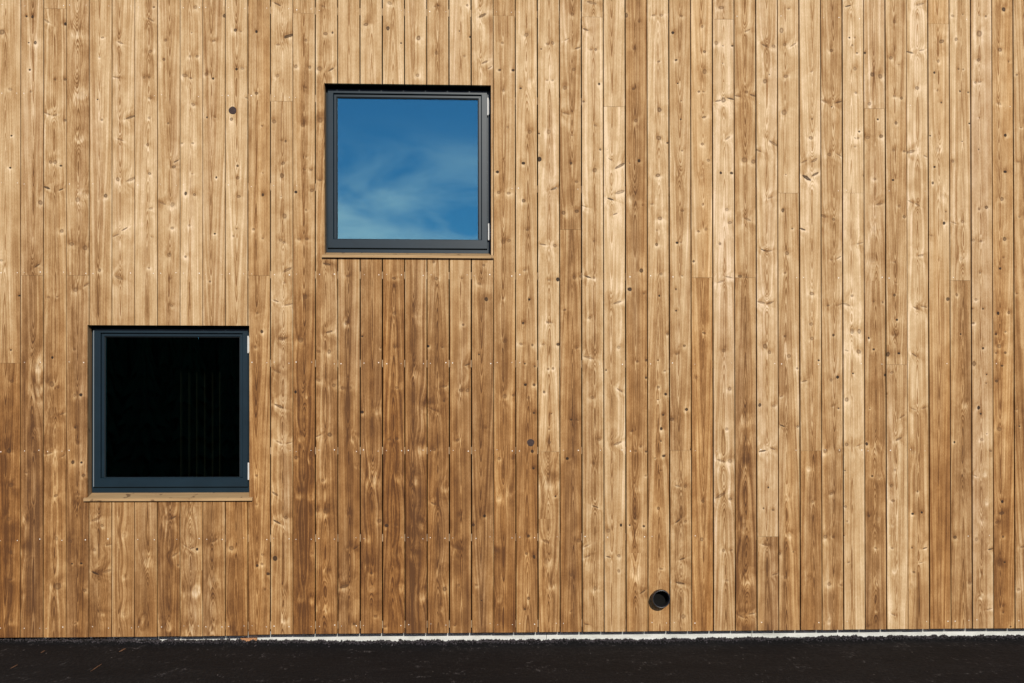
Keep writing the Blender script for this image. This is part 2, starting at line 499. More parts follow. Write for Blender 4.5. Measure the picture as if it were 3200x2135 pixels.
KN[1920, 0] = '''25,760,24s 25,880,22s 5,980,10s 15,1385,18s 53,70,8d 113,100,5m 90,225,6m 88,408,6d 98,553,8m 112,737,6d 70,748,3d 85,905,12L 128,942,3m 123,1240,9d 70,1325,9d 135,1345,4d
180,70,8m 215,70,8m 203,282,6m 207,503,9m 203,632,10m 242,655,4d 200,803,9m 172,935,7m 207,1000,10m 195,1055,5m 193,1120,6m 213,1255,8m 205,1355,4d 243,1530,5d
307,73,6m 268,150,7d 283,275,6d 290,382,4d 306,462,3m 304,547,4d 310,690,5m 300,800,9L 312,966,7m 287,1112,6d 305,1110,5m 310,1263,4m 282,1325,4d 283,1423,5d
402,122,6m 413,237,6m 412,328,9m 387,420,5m 408,420,5m 410,537,9m 403,660,7m 430,735,8m 397,808,7L 405,937,5m 385,1060,6m 420,1050,6m 363,1197,5d 410,1525,8m
490,35,12m 467,197,9m 497,210,3d 540,210,4d 496,290,2d 500,458,10m 475,462,14s 532,452,16s 520,632,12s 487,792,5d 537,793,7d 515,960,8m 530,1020,10m 483,1117,6d 488,1290,14s 525,1270,14s
610,140,14s 605,422,6m 565,440,12s 632,437,12s 597,733,12m 637,740,9m 610,1005,16s 575,1265,9m 605,1268,5m 690,210,16s 728,212,8m 690,373,9m 710,342,3d 730,658,20s 660,690,12s 715,905,12s 680,1145,12s 710,1150,12s 672,1385,16s 712,1388,14s
798,40,6m 765,140,9m 780,205,8m 820,205,12s 785,350,10m 778,515,12m 785,800,3m 772,963,7d 815,1047,4d 790,1160,8m 782,1250,5m 903,328,6m 905,545,5d 900,632,9m 870,740,14s 915,735,14s 880,815,20s 920,798,16s 862,1050,12s 905,1345,9m 900,1485,9m'''
KN[2560, 0] = '''55,232,8m 25,465,14s 90,468,14s 57,490,3d 45,708,9m 90,710,12s 20,990,14s 65,1005,8m 90,1180,12s 55,1190,5m 40,1400,7m 95,1395,12s
132,28,12s 138,173,4d 163,173,4m 152,208,4m 173,243,5d 163,315,7m 168,425,6m 183,603,5d 165,633,5m 178,633,5m 165,672,5m 185,1115,14s 150,1355,6m 125,1395,16s 150,1520,8m 183,1518,8m
210,243,4d 243,342,9m 280,350,9m 230,475,8m 268,547,4d 284,624,9d 222,630,10m 205,806,4d 255,820,7m 275,935,14s 253,1050,13L 243,1190,15L 250,1382,4d 291,1385,4d 227,1548,4d
345,100,7m 328,265,9m 365,297,5m 345,440,6m 377,450,6d 352,563,7m 340,688,6m 390,693,6d 338,825,6d 367,944,6m 390,993,7d 345,1200,6m 352,1295,5m 345,1352,6d 356,1465,5d 345,1535,8m
460,20,18s 415,240,14s 470,230,12s 448,403,8m 418,695,22s 487,716,9s 420,925,14s 450,938,12s 465,1170,14s 445,1412,14s 480,1405,14s
560,190,12m 545,280,6m 527,333,4d 541,415,4m 559,470,4d 508,622,4d 545,685,10L 528,765,5d 520,838,5d 565,900,11L 572,1022,6d 580,970,3d 513,1080,5m 589,1370,7d
613,73,7m 658,66,3d 628,180,7m 638,316,4m 660,318,4m 645,418,3d 682,423,4d 688,566,4d 655,648,3d 612,738,7m 615,1020,12s 657,1015,7m 652,1185,10L 630,1350,5d
732,70,5m 763,75,5d 733,154,12m 730,275,9m 735,375,8m 715,378,5m 733,540,4m 730,685,3d 765,950,8d 732,957,5m 705,1100,8m 740,1105,7m 736,1250,5m 718,1372,7m 750,1415,4d 702,1415,4d 706,1480,6d
845,43,8d 827,228,9m 868,282,4d 825,475,9m 852,620,7d 852,787,7d 838,912,8m 850,1095,8d 845,1180,4m 828,1230,6d 868,1432,6d 820,1435,6d 855,1518,4m 808,1532,5m 905,343,5d 925,585,5m 910,742,6m 917,993,5m 905,1345,4m'''
KN[0, 1000] = '''50,138,4d 55,280,8m 42,600,9d 50,757,9m 40,912,9m 50,1065,8m 50,1190,6m 50,1380,8L 165,210,14L 170,315,18L 158,495,6L 155,604,5d 120,700,5m 125,925,10L 115,1055,12L 105,1265,8L
240,172,5d 238,295,10m 265,310,5m 232,428,12L 285,430,10s 225,610,13s 290,622,10s 255,805,10m 258,1000,7m 265,1220,14m 340,135,5m 342,345,6m 370,343,7d 345,493,4d 355,565,6m 333,652,7d 373,653,5d 382,712,8m 360,800,7m 350,850,8L 323,1015,6m 330,1117,4d 372,1115,5d 388,1238,7m 345,1390,5m
467,942,6m 435,915,16s 432,1053,8m 498,1030,12s 437,1160,16s 490,1150,18s 470,1340,9L 568,985,10L 570,1180,7L 568,1345,10L 670,1100,12L 660,1360,8L 645,1390,8L 760,915,12L 795,905,12s 800,1075,14s 815,1123,5d 770,1410,8L 740,1375,6L
870,870,14L 850,1035,12s 880,1045,10s 902,1050,5d 850,1245,12L 895,1240,12L 870,1415,14L'''
KN[640, 1000] = '''45,1010,14s 40,1190,14L 35,1415,10L 122,1045,10m 115,1425,12L 262,55,5d 232,125,6m 237,713,5d 237,845,4m 265,1075,6m 240,1125,6d 262,1118,6m 290,1163,7d 275,1235,4m
365,85,14s 330,235,16s 340,395,20s 340,560,13s 385,563,10s 320,795,14s 330,925,18s 372,905,8m 322,1092,9d 365,1235,7L 365,1375,9L 438,95,9m 458,348,9L 415,330,5d 440,540,10L 417,630,7d 485,640,8L 430,800,9L 488,810,8L 490,1070,6L 440,1275,9L 485,1280,9L
520,145,9m 570,145,8m 520,275,10m 590,300,9m 520,530,12s 572,525,9m 540,735,8m 515,870,8m 555,875,12m 562,1155,9L 520,1325,8L 555,1330,8L 648,15,6m 630,312,8m 665,312,8m 680,545,9L 695,670,5L 662,890,5m 690,1045,10s 655,1043,6m 640,1220,20s 685,1393,7d
720,75,4d 805,128,4d 720,422,7d 790,415,9L 770,730,14L 800,920,9m 745,1000,8L 747,1118,9L 763,1160,5m 762,1235,8L 782,1358,6m 870,125,6m 880,310,8m 845,548,8m 880,545,6m 885,720,10L 833,942,8d 875,940,5m 880,1075,12L 893,1230,12L 825,1405,5d'''
KN[1280, 1000] = '''20,238,9L 60,400,13L 45,585,16L 20,732,11L 45,935,14L 20,1075,9L 55,1258,13L 85,120,5d 150,125,5m 160,305,12s 105,410,12s 90,380,7m 112,593,8m 158,372,5d 160,765,12L 110,842,12s 148,1155,11L 160,1232,8m 142,1325,6L
265,205,12s 235,322,9m 265,322,7m 220,550,9m 233,895,5m 215,1045,14s 225,1215,6m 208,1400,4d 318,158,3d 348,495,6m 343,898,5d 292,939,6d 305,1215,6m 330,1285,3d
435,100,7m 435,350,10m 475,345,6m 410,635,7m 472,635,6m 408,815,9L 460,795,9L 400,1060,8m 408,1275,9L 520,15,5d 510,110,8m 562,115,5d 528,200,4d 573,213,5d 530,297,6d 570,297,6d 544,357,6m 569,426,6d 562,602,6d 568,680,5d 545,990,6d 535,1070,5m 570,1085,6d 545,1275,6m 528,1325,5d
635,12,6m 612,112,7m 680,112,6d 635,225,5m 657,222,5m 616,330,5d 650,430,3d 640,500,5m 640,560,7m 640,740,20L 668,808,4d 625,1015,14s 625,1105,12L 650,1215,9L 765,128,7m 740,457,5d 770,460,5m 722,635,6d 775,1010,10m 740,1168,6m 740,1335,5m
820,172,22s 838,355,9m 868,548,8m 845,658,6m 850,855,12s 810,1035,13s 815,1083,13s 850,1230,8m 810,1395,8s 900,230,3d 910,965,8m 910,1085,10s'''
KN[1920, 1000] = '''20,125,8m 25,322,14s 15,565,18s 30,940,5d 20,1080,7m 20,1150,6m 145,185,5d 105,190,5m 145,265,4d 80,510,6m 97,600,5d 120,580,6m 145,603,4d 143,713,5m 100,770,9L 100,912,5m 70,940,4d 135,945,5d 95,985,12L 95,1150,16L 130,1245,12s
200,185,3d 230,233,6m 200,308,6d 235,340,6d 200,365,5m 223,435,5d 215,498,6d 213,555,3d 225,623,7d 187,633,4m 212,690,5m 201,863,6d 215,1140,7m 320,118,6d 287,155,7m 330,410,7d 262,455,9d 350,593,4d 325,762,7m 290,760,12s 325,922,6m 290,922,12s 310,1095,12s 300,1205,20s 315,1358,9m
375,265,6m 405,830,8m 400,1005,7m 500,140,9m 528,315,7m 515,500,7m 490,645,18s 530,645,10m 485,805,22s 530,820,8m 500,1055,7m 535,1055,7m 515,1193,7m 600,460,14L 610,550,10L 598,665,12L 590,945,14L 602,1190,14L 575,1355,14s 630,1345,14s
690,120,9m 710,148,8m 665,390,6d 730,393,9m 680,600,14s 725,590,12s 705,767,4d 683,863,4d 727,870,6d 690,1030,14s 735,1165,12s 780,75,4d 800,165,8m 838,222,5d 765,350,6m 840,488,6d 770,485,12s 802,810,8L 800,985,9L 757,1070,5d 820,1062,4d 785,1180,6m 905,85,8m 870,280,12s 935,185,4d 890,680,7L 908,832,6m 885,1180,8L'''
KN[2560, 1000] = '''65,70,5d 55,275,6m 85,262,6d 62,395,5m 88,405,4d 28,600,8m 92,600,8m 55,795,9m 28,993,9m 62,995,5m 45,1210,8m 100,1215,6m 45,1380,6L 150,47,8m 182,50,7m 125,140,9s 180,145,9m 155,245,4d 125,365,8m 125,570,8m 180,575,10s 118,690,3d 120,855,7m 128,922,4m 113,988,4d 135,1110,5m
228,85,4d 250,135,5d 302,253,5d 232,405,3d 218,568,6d 265,590,12L 243,715,4d 272,718,10L 228,898,5d 268,912,11L 260,1045,6m 262,1205,7L 260,1330,6L 225,1405,5m 347,70,7L 315,157,8d 365,153,6d 333,240,8m 310,340,3d 380,443,14s 365,545,14s 347,688,5m 330,760,7m 338,828,8m 335,940,6L 335,1045,6m 345,1150,6L 340,1350,10s
435,160,14s 430,408,12s 480,403,10s 430,605,10L 450,785,4d 428,888,6d 470,882,4d 425,1043,4d 485,1045,10s 465,1112,8s 433,1155,6m 420,1220,9L 648,65,4d 668,385,8L 620,560,4d 665,700,9L 622,995,8d 690,1205,6m
750,130,5d 710,200,9d 767,250,3d 765,290,3d 730,402,7d 740,430,4d 768,522,3d 745,548,7m 785,600,5m 712,713,9s 755,705,9L 765,835,8L 745,915,9L 720,1005,7m 785,1050,12s 740,1165,7L 740,1265,8L 778,1325,12s
852,55,4d 810,65,4d 825,120,10m 810,152,5m 852,150,6d 838,210,6d 812,280,7d 825,500,10m 838,832,6d 835,885,12m 812,928,6m 842,993,5d 850,1110,4d 825,1120,8m 843,1310,4d 843,1340,4d 877,1405,4d 905,410,5m 917,487,4d 930,1040,8m 915,1235,7m'''

SC = 640.0 / 938.0
knots = {}
for (ox, oy), txt in KN.items():
    for tok in txt.split():
        a, b_, c_ = tok.split(',')
        kind = c_[-1]
        r = float(c_[:-1])
        p = at(ox + float(a) * SC, oy + float(b_) * SC)
        i = int(math.ceil(p.x / P + 22))
        knots.setdefault(i, []).append((p.x, p.z, r * SC * 0.00215, kind))

# window openings on the cladding face: x0, x1, top, bottom (underside of the sill)
W1 = dict(x0=at(1014, 530).x, x1=at(1534.5, 530).x, z1=at(1275, 263.5).z, z0=at(1275, 803).z)
W2 = dict(x0=at(273, 1290).x, x1=at(779, 1290).x, z1=at(525, 1017).z, z0=at(525, 1562).z)
ZTOP = 5.6
TH = 0.020                                            # board thickness

# ------------------------------------------------------------------ building
building = empty('timber_building', (0, 0.1, 0))
building['label'] = 'building clad in vertical honey brown timber boards with two square windows'
building['category'] = 'building'
BOFF = Vector((0, 0.1, 0))


def into(o, loc):
    o.parent = building
    o.location = Vector(loc) - BOFF
    return o


def intervals(i, xa, xb, zlo, zhi):
    """pieces of a board left by the window openings: list of boards, each a list of (z0,z1,xa,xb)"""
    cuts = [(zlo, zhi, xa, xb)]
    for w in (W1, W2):
        out = []
        for (z0, z1, a, b_) in cuts:
            if b_ <= w['x0'] + 0.002 or a >= w['x1'] - 0.002 or z1 <= w['z0'] or z0 >= w['z1']:
                out.append((z0, z1, a, b_)); continue
            if z0 < w['z0']: out.append((z0, w['z0'], a, b_))
            if a < w['x0'] - 0.004: out.append((max(z0, w['z0']), min(z1, w['z1']), a, w['x0']))
            elif b_ > w['x1'] + 0.004: out.append((max(z0, w['z0']), min(z1, w['z1']), w['x1'], b_))
            if z1 > w['z1']: out.append((w['z1'], z1, a, b_))
        cuts = out
    boards, cur = [], []
    for c in sorted(cuts):
        if cur and abs(cur[-1][1] - c[0]) < 1e-5: cur.append(c)
        else:
            if cur: boards.append(cur)
            cur = [c]
    if cur: boards.append(cur)
    return boards


def tone_at(i, z, X, seg):
    if not (0 <= i < NB): i = i % NB
    pts = [(zpx(r, X), t) for r, t in zip(TROW, TONE[i])]
    ins = [p for p in pts if seg[0] - 0.02 <= p[0] <= seg[1] + 0.02]
    if not ins: ins = [min(pts, key=lambda p: abs(p[0] - 0.5 * (seg[0] + seg[1])))]
    ins.sort()
    t = float(np.interp(z, [p[0] for p in ins], [p[1] for p in ins]))
    pts.sort()
    t = 0.45 * t + 0.55 * float(np.interp(z, [p[0] for p in pts], [p[1] for p in pts]))
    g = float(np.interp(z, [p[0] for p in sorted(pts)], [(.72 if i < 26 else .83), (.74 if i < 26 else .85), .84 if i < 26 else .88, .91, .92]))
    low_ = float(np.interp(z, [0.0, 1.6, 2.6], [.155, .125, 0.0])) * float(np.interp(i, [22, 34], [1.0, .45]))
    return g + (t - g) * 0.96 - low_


def make_board(i, pieces, ks, seed, jig):
    zlo, zhi = pieces[0][0], pieces[-1][1]
    xc = 0.5 * (jx(i - 1) + jx(i))
    ks = [k for k in ks if zlo - 0.03 < k[1] < zhi + 0.03]
    V, Fc, cells, tones = [], [], [], []
    ch = 0.0011
    for pi, (z0, z1, a, b_) in enumerate(pieces):
        zs = sorted(set(k[1] for k in ks if z0 < k[1] < z1))
        gz = []
        for q in zs:
            if not gz or q - gz[-1] > 0.03: gz.append(q)
        cutz = [z0] + [0.5 * (p + q) for p, q in zip(gz, gz[1:]) if z0 + .01 < 0.5 * (p + q) < z1 - .01] + [z1]
        zz = [cutz[0]]
        for q in cutz[1:]:
            nsp = max(1, int((q - zz[-1]) / 0.45))
            st = zz[-1]
            zz += [st + (q - st) * (t + 1) / nsp for t in range(nsp)]
        prof = [(a, TH), (a, ch), (a + ch, 0), (b_ - ch, 0), (b_, ch), (b_, TH)]
        n0 = len(V)
        for q in zz:
            t = tone_at(i, q, xc, (zlo, zhi))
            for (px, py) in prof:
                V.append((px - xc, py, q - zlo))
                tones.append(t)
        for r in range(len(zz) - 1):
            for c in range(5):
                Fc.append((n0 + r * 6 + c, n0 + r * 6 + c + 1, n0 + r * 6 + 7 + c, n0 + r * 6 + 6 + c))
                cells.append(0.5 * (zz[r] + zz[r + 1]))
        Fc.append(tuple(n0 + c for c in range(5, -1, -1)))
        cells.append(z0)
        nl = n0 + (len(zz) - 1) * 6
        Fc.append(tuple(nl + c for c in range(6)))
        cells.append(z1)
    me = bpy.data.meshes.new('plank')
    me.from_pydata(V, [], Fc)
    me.materials.append(M_WOOD)
    at_ = me.attributes.new('tone', 'FLOAT', 'POINT')
    at_.data.foreach_set('value', tones)
    A = np.zeros((NK, len(Fc), 3), np.float32)
    B = np.zeros((NK, len(Fc), 3), np.float32)
    A[:, :, 1] = 50.0
    A[:, :, 2] = 0.005
    B[:, :, 0] = 1.0
    B[:, :, 2] = 1.0
    Cc = np.full((NK, len(Fc)), 0.6, np.float32)
    rr = random.Random(int(seed * 1000))
    info = []
    for (kx, kz, kr, kind) in ks:
        if kind == 's':
            side = 1 if kx > xc else -1
            ang = side * rr.uniform(0.15, 0.65) * (1 if rr.random() < 0.85 else -1)
            info.append((kx - xc, kz - zlo, kr * 1.2, rr.uniform(0.20, 0.32), ang, rr.uniform(0.62, 0.92)))
        elif kind == 'd':
            info.append((kx - xc, kz - zlo, kr * 1.15, rr.uniform(0.75, 1.3), rr.uniform(-.3, .3), rr.uniform(0.80, 1.0)))
        elif kind == 'm':
            info.append((kx - xc, kz - zlo, kr * 1.15, rr.uniform(0.55, 1.25), rr.uniform(-.5, .5), rr.uniform(0.55, 0.85) if kind == 'm' else 0.6))
        else:
            info.append((kx - xc, kz - zlo, kr * 0.95, rr.uniform(0.95, 1.35), rr.uniform(-.3, .3), rr.uniform(0.12, 0.26)))
    for f, cz in enumerate(cells):
        near = sorted(info, key=lambda k: abs(k[1] - (cz - zlo)))[:NK]
        for s, k in enumerate(near):
            A[s, f] = k[:3]
            B[s, f] = (math.cos(k[4]), math.sin(k[4]), k[3])
            Cc[s, f] = k[5]
    for s in range(NK):
        for nm, D in (('ka%d' % s, A[s]), ('kb%d' % s, B[s])):
            t = me.attributes.new(nm, 'FLOAT_VECTOR', 'FACE')
            t.data.foreach_set('vector', D.ravel())
        t = me.attributes.new('kc%d' % s, 'FLOAT', 'FACE')
        t.data.foreach_set('value', Cc[s])
    me.update()
    o = bpy.data.objects.new('plank', me)
    col.objects.link(o)
    into(o, (xc, jig, zlo))
    o['seed'] = float(seed)
    w = jx(i) - jx(i - 1)
    o['pith'] = float((PITH[i % NB] - 0.5) * w)
    o['warm'] = float(WARM.get(i % NB, 0.0) + rr.uniform(-.08, .08))
    return o


LO, HI = -9, 56
boards_made = []
for i in range(LO, HI):
    xa = jx(i - 1) + gapw(i - 1) / 2
    xb = jx(i) - gapw(i) / 2
    inview = 0 <= i < NB
    low = ZB + (-0.008 if i <= 10 else 0.0) + random.uniform(-0.0012, 0.0012)
    zt = ZTOP
    ks = list(knots.get(i, []))
    top_photo = zpx(0, jx(i))
    zk = (top_photo + 0.1) if inview else ZB
    while zk < ZTOP:                                  # boards above and beside the picture go on the same way
        zk += random.uniform(0.12, 0.3)
        for q in range(random.choice((1, 1, 2))):
            ks.append((random.uniform(xa + .02, xb - .02), zk + random.uniform(-.015, .015), random.uniform(.005, .014), random.choice('dmmsL')))
    cuts = [low] + [z for z in sorted(zpx(r, jx(i)) for r in BUTT.get(i, ()))] + [ZTOP]
    if not inview and random.random() < .6: cuts.insert(1, random.uniform(1, 4.5))
    for k in range(len(cuts) - 1):
        zl = cuts[k] + (0.0006 if k else 0)
        zh = cuts[k + 1] - (0.0006 if k + 1 < len(cuts) - 1 else 0)
        jig = random.uniform(-0.0008, 0.0008)
        for pieces in intervals(i, xa, xb, zl, zh):
            pieces = [p for p in pieces if p[1] - p[0] > 0.004]
            if pieces:
                o = make_board(i, pieces, ks, random.uniform(0.0, 40.0), jig)
                boards_made.append((i, pieces, o))
XL, XR = jx(LO - 1), jx(HI - 1)

# battens behind the boards: seen as pale stubs in the wide gaps
YB = 0.080                                            # face of wind barrier and plinth
ROWS = (40, 312, 588, 861, 1136, 1408, 1680)
brows = [zpx(r) for r in ROWS] + [ZB + 0.055] + [zpx(40) + 0.585, zpx(40) + 1.17]
for bz in brows:
    segs = [(XL, XR)]
    for w in (W1, W2):
        if w['z0'] - 0.03 < bz < w['z1'] + 0.03:
            segs = [s for (a, b_) in segs for s in ((a, w['x0'] - 0.03), (w['x1'] + 0.03, b_))]
    for a, b_ in segs:
        mb = MB().box((a, TH + 0.0015, bz - 0.024), (b_, TH + 0.036, bz + 0.024))
        into(mb.build('batten', M_BATTEN), (0, 0, 0))

# wind barrier with the two openings cut out
def sheet_with_holes(y0, y1, zlo, zhi, holes):
    xs = sorted([XL, XR] + [h[k] for h in holes for k in ('x0', 'x1')])
    zs = sorted([zlo, zhi] + [h[k] for h in holes for k in ('z0', 'z1')])
    mb = MB()
    for a, b_ in zip(xs, xs[1:]):
        for c, d in zip(zs, zs[1:]):
            mx_, mz_ = (a + b_) / 2, (c + d) / 2
            if any(h['x0'] < mx_ < h['x1'] and h['z0'] < mz_ < h['z1'] for h in holes): continue
            n = len(mb.V)
            mb.V += [(a, y0, c), (b_, y0, c), (b_, y0, d), (a, y0, d)]
            mb.F.append((n, n + 1, n + 2, n + 3))
    return mb
into(sheet_with_holes(YB, 0, ZB + 0.02, ZTOP - 0.002, (W1, W2)).build('wind_barrier', M_MEMBRANE_AND_SHADE), (0, 0, 0))

# plinth
mb = MB()
splits = [XL, -2.1, 0.21, 1.62, XR]
for a, b_ in zip(splits, splits[1:]):
    mb.box((a + 0.0012, YB - 0.0015, -0.5), (b_ - 0.0012, YB + 0.25, ZB + 0.019), 0.001)
into(mb.build('plinth', M_PLINTH), (0, 0, 0))

# dark interior and the body of the building
mb = MB()
n = 0
x0, x1, y0, y1, z0, z1 = XL + .02, XR - .02, YB + 0.27, 5.0, -0.5, ZTOP - 0.01
mb.V += [(x0, y0, z0), (x1, y0, z0), (x1, y1, z0), (x0, y1, z0), (x0, y0, z1), (x1, y0, z1), (x1, y1, z1), (x0, y1, z1)]
mb.F += [(0, 3, 2, 1), (4, 5, 6, 7), (1, 2, 6, 5), (2, 3, 7, 6), (3, 0, 4, 7)]
mb.V += [(x0, YB, z0), (x0, YB, z1), (x1, YB, z0), (x1, YB, z1)]
mb.F += [(8, 0, 4, 9), (2 - 1, 10, 11, 5), (9, 4, 5, 11)]
into(mb.build('interior', M_ROOM), (0, 0, 0))
mb = MB().box((XL - .05, -0.03, ZTOP + .002), (XR + .05, 5.05, ZTOP + 0.12), 0.004)
into(mb.build('roof', M_FRAME), (0, 0, 0))


# ------------------------------------------------------------------ windows
def make_window(w, label, sash_px, glass_px, sill_rows, sill_x, hinges, frame_bottom_row, light_edge=None):
    """w opening; sash_px, glass_px = photo pixels (x0,y_top,x1,y_bottom)"""
    xm = 0.5 * (w['x0'] + w['x1'])
    yf, ysash, ybead, yg = 0.082, 0.066, 0.080, 0.094
    fo = (w['x0'] + 0.001, at(sash_px[0], frame_bottom_row, yf).z, w['x1'] - 0.001, w['z1'] - 0.001)
    so_ = (at(sash_px[0], 500, ysash).x, at(sash_px[0], sash_px[3], ysash).z, at(sash_px[2], 500, ysash).x, w['z1'] - 0.016)
    gi = (at(glass_px[0], 500, yg - .006).x, at(glass_px[0], glass_px[3], yg - .006).z, at(glass_px[2], 500, yg - .006).x, at(glass_px[2], glass_px[1], yg - .006).z)
    root = MB().ring(fo, (so_[0] + 0.012, so_[1] + 0.012, so_[2] - 0.012, so_[3] - 0.012), yf, 0.16, 0.0015).build('window', M_FRAME)
    into(root, (0, 0, 0))
    root['label'] = label
    def sub(o):
        o.parent = root
        return o
    bead = 0.021
    sub(MB().ring(so_, (gi[0] - bead, gi[1] - 0.004, gi[2] + bead, gi[3] + bead), ysash, 0.125, 0.0025).build('sash', M_FRAME))
    sub(MB().ring((gi[0] - bead + .0005, gi[1] - .0035, gi[2] + bead - .0005, gi[3] + bead - .0005), gi, ybead, 0.12, 0.003).build('glazing_bead', M_FRAME))
    sub(MB().ring((gi[0] - .002, gi[1] - .002, gi[2] + .002, gi[3] + .002), (gi[0] + .004, gi[1] + .0015, gi[2] - .004, gi[3] - .004), yg - .007, yg - .001, 0.0005).build('gasket', M_GASKET))
    sub(MB().box((gi[0] - .006, yg, gi[1] - .006), (gi[2] + .006, yg + 0.006, gi[3] + .006)).build('pane', M_GLASS))
    # reveal boards lining the opening
    for nm, a, b_ in (('reveal_board', (w['x0'] - 0.018, TH + .002, w['z0']), (w['x0'] - .0005, 0.10, w['z1'] + .001)),
                      ('reveal_board', (w['x1'] + 0.0005, TH + .002, w['z0']), (w['x1'] + .018, 0.10, w['z1'] + .001)),
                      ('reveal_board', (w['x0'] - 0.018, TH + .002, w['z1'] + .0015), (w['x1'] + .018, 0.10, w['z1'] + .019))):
        o = MB().box(a, b_).build(nm, M_MEMBRANE_AND_SHADE if a[2] > w['z1'] else M_REVEAL)  # head board coloured black: shade of the soffit put into its colour
        sub(o)
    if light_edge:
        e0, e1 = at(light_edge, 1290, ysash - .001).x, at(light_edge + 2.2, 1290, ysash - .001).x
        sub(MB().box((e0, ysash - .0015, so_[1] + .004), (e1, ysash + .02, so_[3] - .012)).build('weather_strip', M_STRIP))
        for k, (hx, ya, yb2) in enumerate(((563.6, 1150, 1470), (589, 1200, 1440), (613, 1170, 1440), (637.6, 1190, 1440), (662, 1230, 1400), (684.6, 1250, 1410))):
            pa, pb = at(hx, ya, .55), at(hx + 2.0, yb2, .55)
            sub(MB().box((pa.x, .55, -.45), (pb.x, .59, w['z1'] + .3), .001).build('slat', M_SLAT))
    # sloping timber sill with a nose that oversails the boards
    sx0, sx1 = at(sill_x[0], sill_rows[1], -0.022).x, at(sill_x[1], sill_rows[1], -0.022).x
    zbot = at(sum(sill_x) / 2, sill_rows[1], -0.022).z
    nose = 0.017
    zb2 = zbot + nose
    rise = (0.022 + yf + .01) * 0.33
    a, b_ = sx0, sx1
    fx0, fx1 = w['x0'] + .0008, w['x1'] - .0008
    yb_ = yf + 0.01
    V = [(a, -.022, zbot), (b_, -.022, zbot), (b_, -.0205, zb2), (a, -.0205, zb2),
         (a, -.002, zbot + .004), (b_, -.002, zbot + .004), (b_, -.002, zb2 + .0066), (a, -.002, zb2 + .0066),
         (fx0, -.002, zbot + .004), (fx1, -.002, zbot + .004), (fx1, -.002, zb2 + .0066), (fx0, -.002, zb2 + .0066),
         (fx0, yb_, zbot + rise), (fx1, yb_, zbot + rise), (fx1, yb_, zb2 + rise), (fx0, yb_, zb2 + rise)]
    F_ = [(0, 1, 2, 3), (3, 2, 6, 7), (1, 0, 4, 5), (0, 3, 7, 4), (2, 1, 5, 6), (4, 7, 11, 8), (9, 10, 6, 5),
          (11, 10, 14, 15), (9, 8, 12, 13), (8, 11, 15, 12), (10, 9, 13, 14), (12, 15, 14, 13)]
    o = add_mesh('sill', V, F_, M_SILL)
    sub(o)
    for (hx, ha, hb) in hinges:
        p0, p1 = at(hx, hb, ysash - .004), at(hx, ha, ysash - .004)
        r = 0.0055
        N = 12
        V, F_ = [], []
        zs = [(p0.z, .8), (p0.z + .003, 1), (0.5 * (p0.z + p1.z) - .001, 1), (0.5 * (p0.z + p1.z), .85), (0.5 * (p0.z + p1.z) + .001, 1), (p1.z - .003, 1), (p1.z, .8)]
        for (zq, rr_) in zs:
            for k in range(N):
                t = 2 * math.pi * k / N
                V.append((p0.x + r * rr_ * math.cos(t), ysash - .004 + r * rr_ * math.sin(t), zq))
        for q in range(len(zs) - 1):
            for k in range(N):
                F_.append((q * N + k, q * N + (k + 1) % N, q * N + N + (k + 1) % N, q * N + N + k))
        F_ += [tuple(range(N - 1, -1, -1)), tuple((len(zs) - 1) * N + k for k in range(N))]
        mb = MB()
        mb.V, mb.F = V, F_
        mb.box((p0.x - .001, ysash + .002, p0.z + .01), (p0.x + .012, ysash + .02, p1.z - .01))
        sub(mb.build('hinge', M_HINGE))
    return root


def simple_wood(name, light, dark, axis='x'):
    m, b = new_mat(name)
    x, y, z = coords()
    a, c = (x, z) if axis == 'x' else (z, x)
    n = noise(vec(a * 3.0, y * 60.0, c * 60.0), 1.0, 4.0, 0.6)
    k = noise(vec(a * 16.0, y * 14.0, c * 20.0), 1.0, 2.0, 0.6)
    cc = ramp(n, [(0.3, dark), (0.7, light)])
    cc = mix(sstep(0.62, 0.70, k) * 0.75, cc, (0.10, 0.05, 0.022))
    E.nt.links.new(cc, b.inputs['Base Color'])
    b.inputs['Roughness'].default_value = 0.75
    b.inputs['Specular IOR Level'].default_value = 0.25
    bump(b, n, 0.3, 0.002)
    return m


M_SILL = simple_wood('sill_wood', (0.46, 0.30, 0.145), (0.32, 0.195, 0.088))
M_REVEAL = simple_wood('reveal_wood', (0.34, 0.22, 0.11), (0.20, 0.12, 0.06), 'z')

make_window(W1, 'upper square window with dark grey frame reflecting blue sky and thin cloud',
            (1024, 0, 1523, 775), (1053, 310, 1495, 747), (794, 806), (1006, 1543),
            ((1524.5, 306, 361), (1527, 699, 751)), 790)
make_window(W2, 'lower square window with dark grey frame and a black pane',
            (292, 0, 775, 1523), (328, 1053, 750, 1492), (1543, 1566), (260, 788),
            ((775.5, 1050, 1104), (776.5, 1446, 1500)), 1541, 291.5)

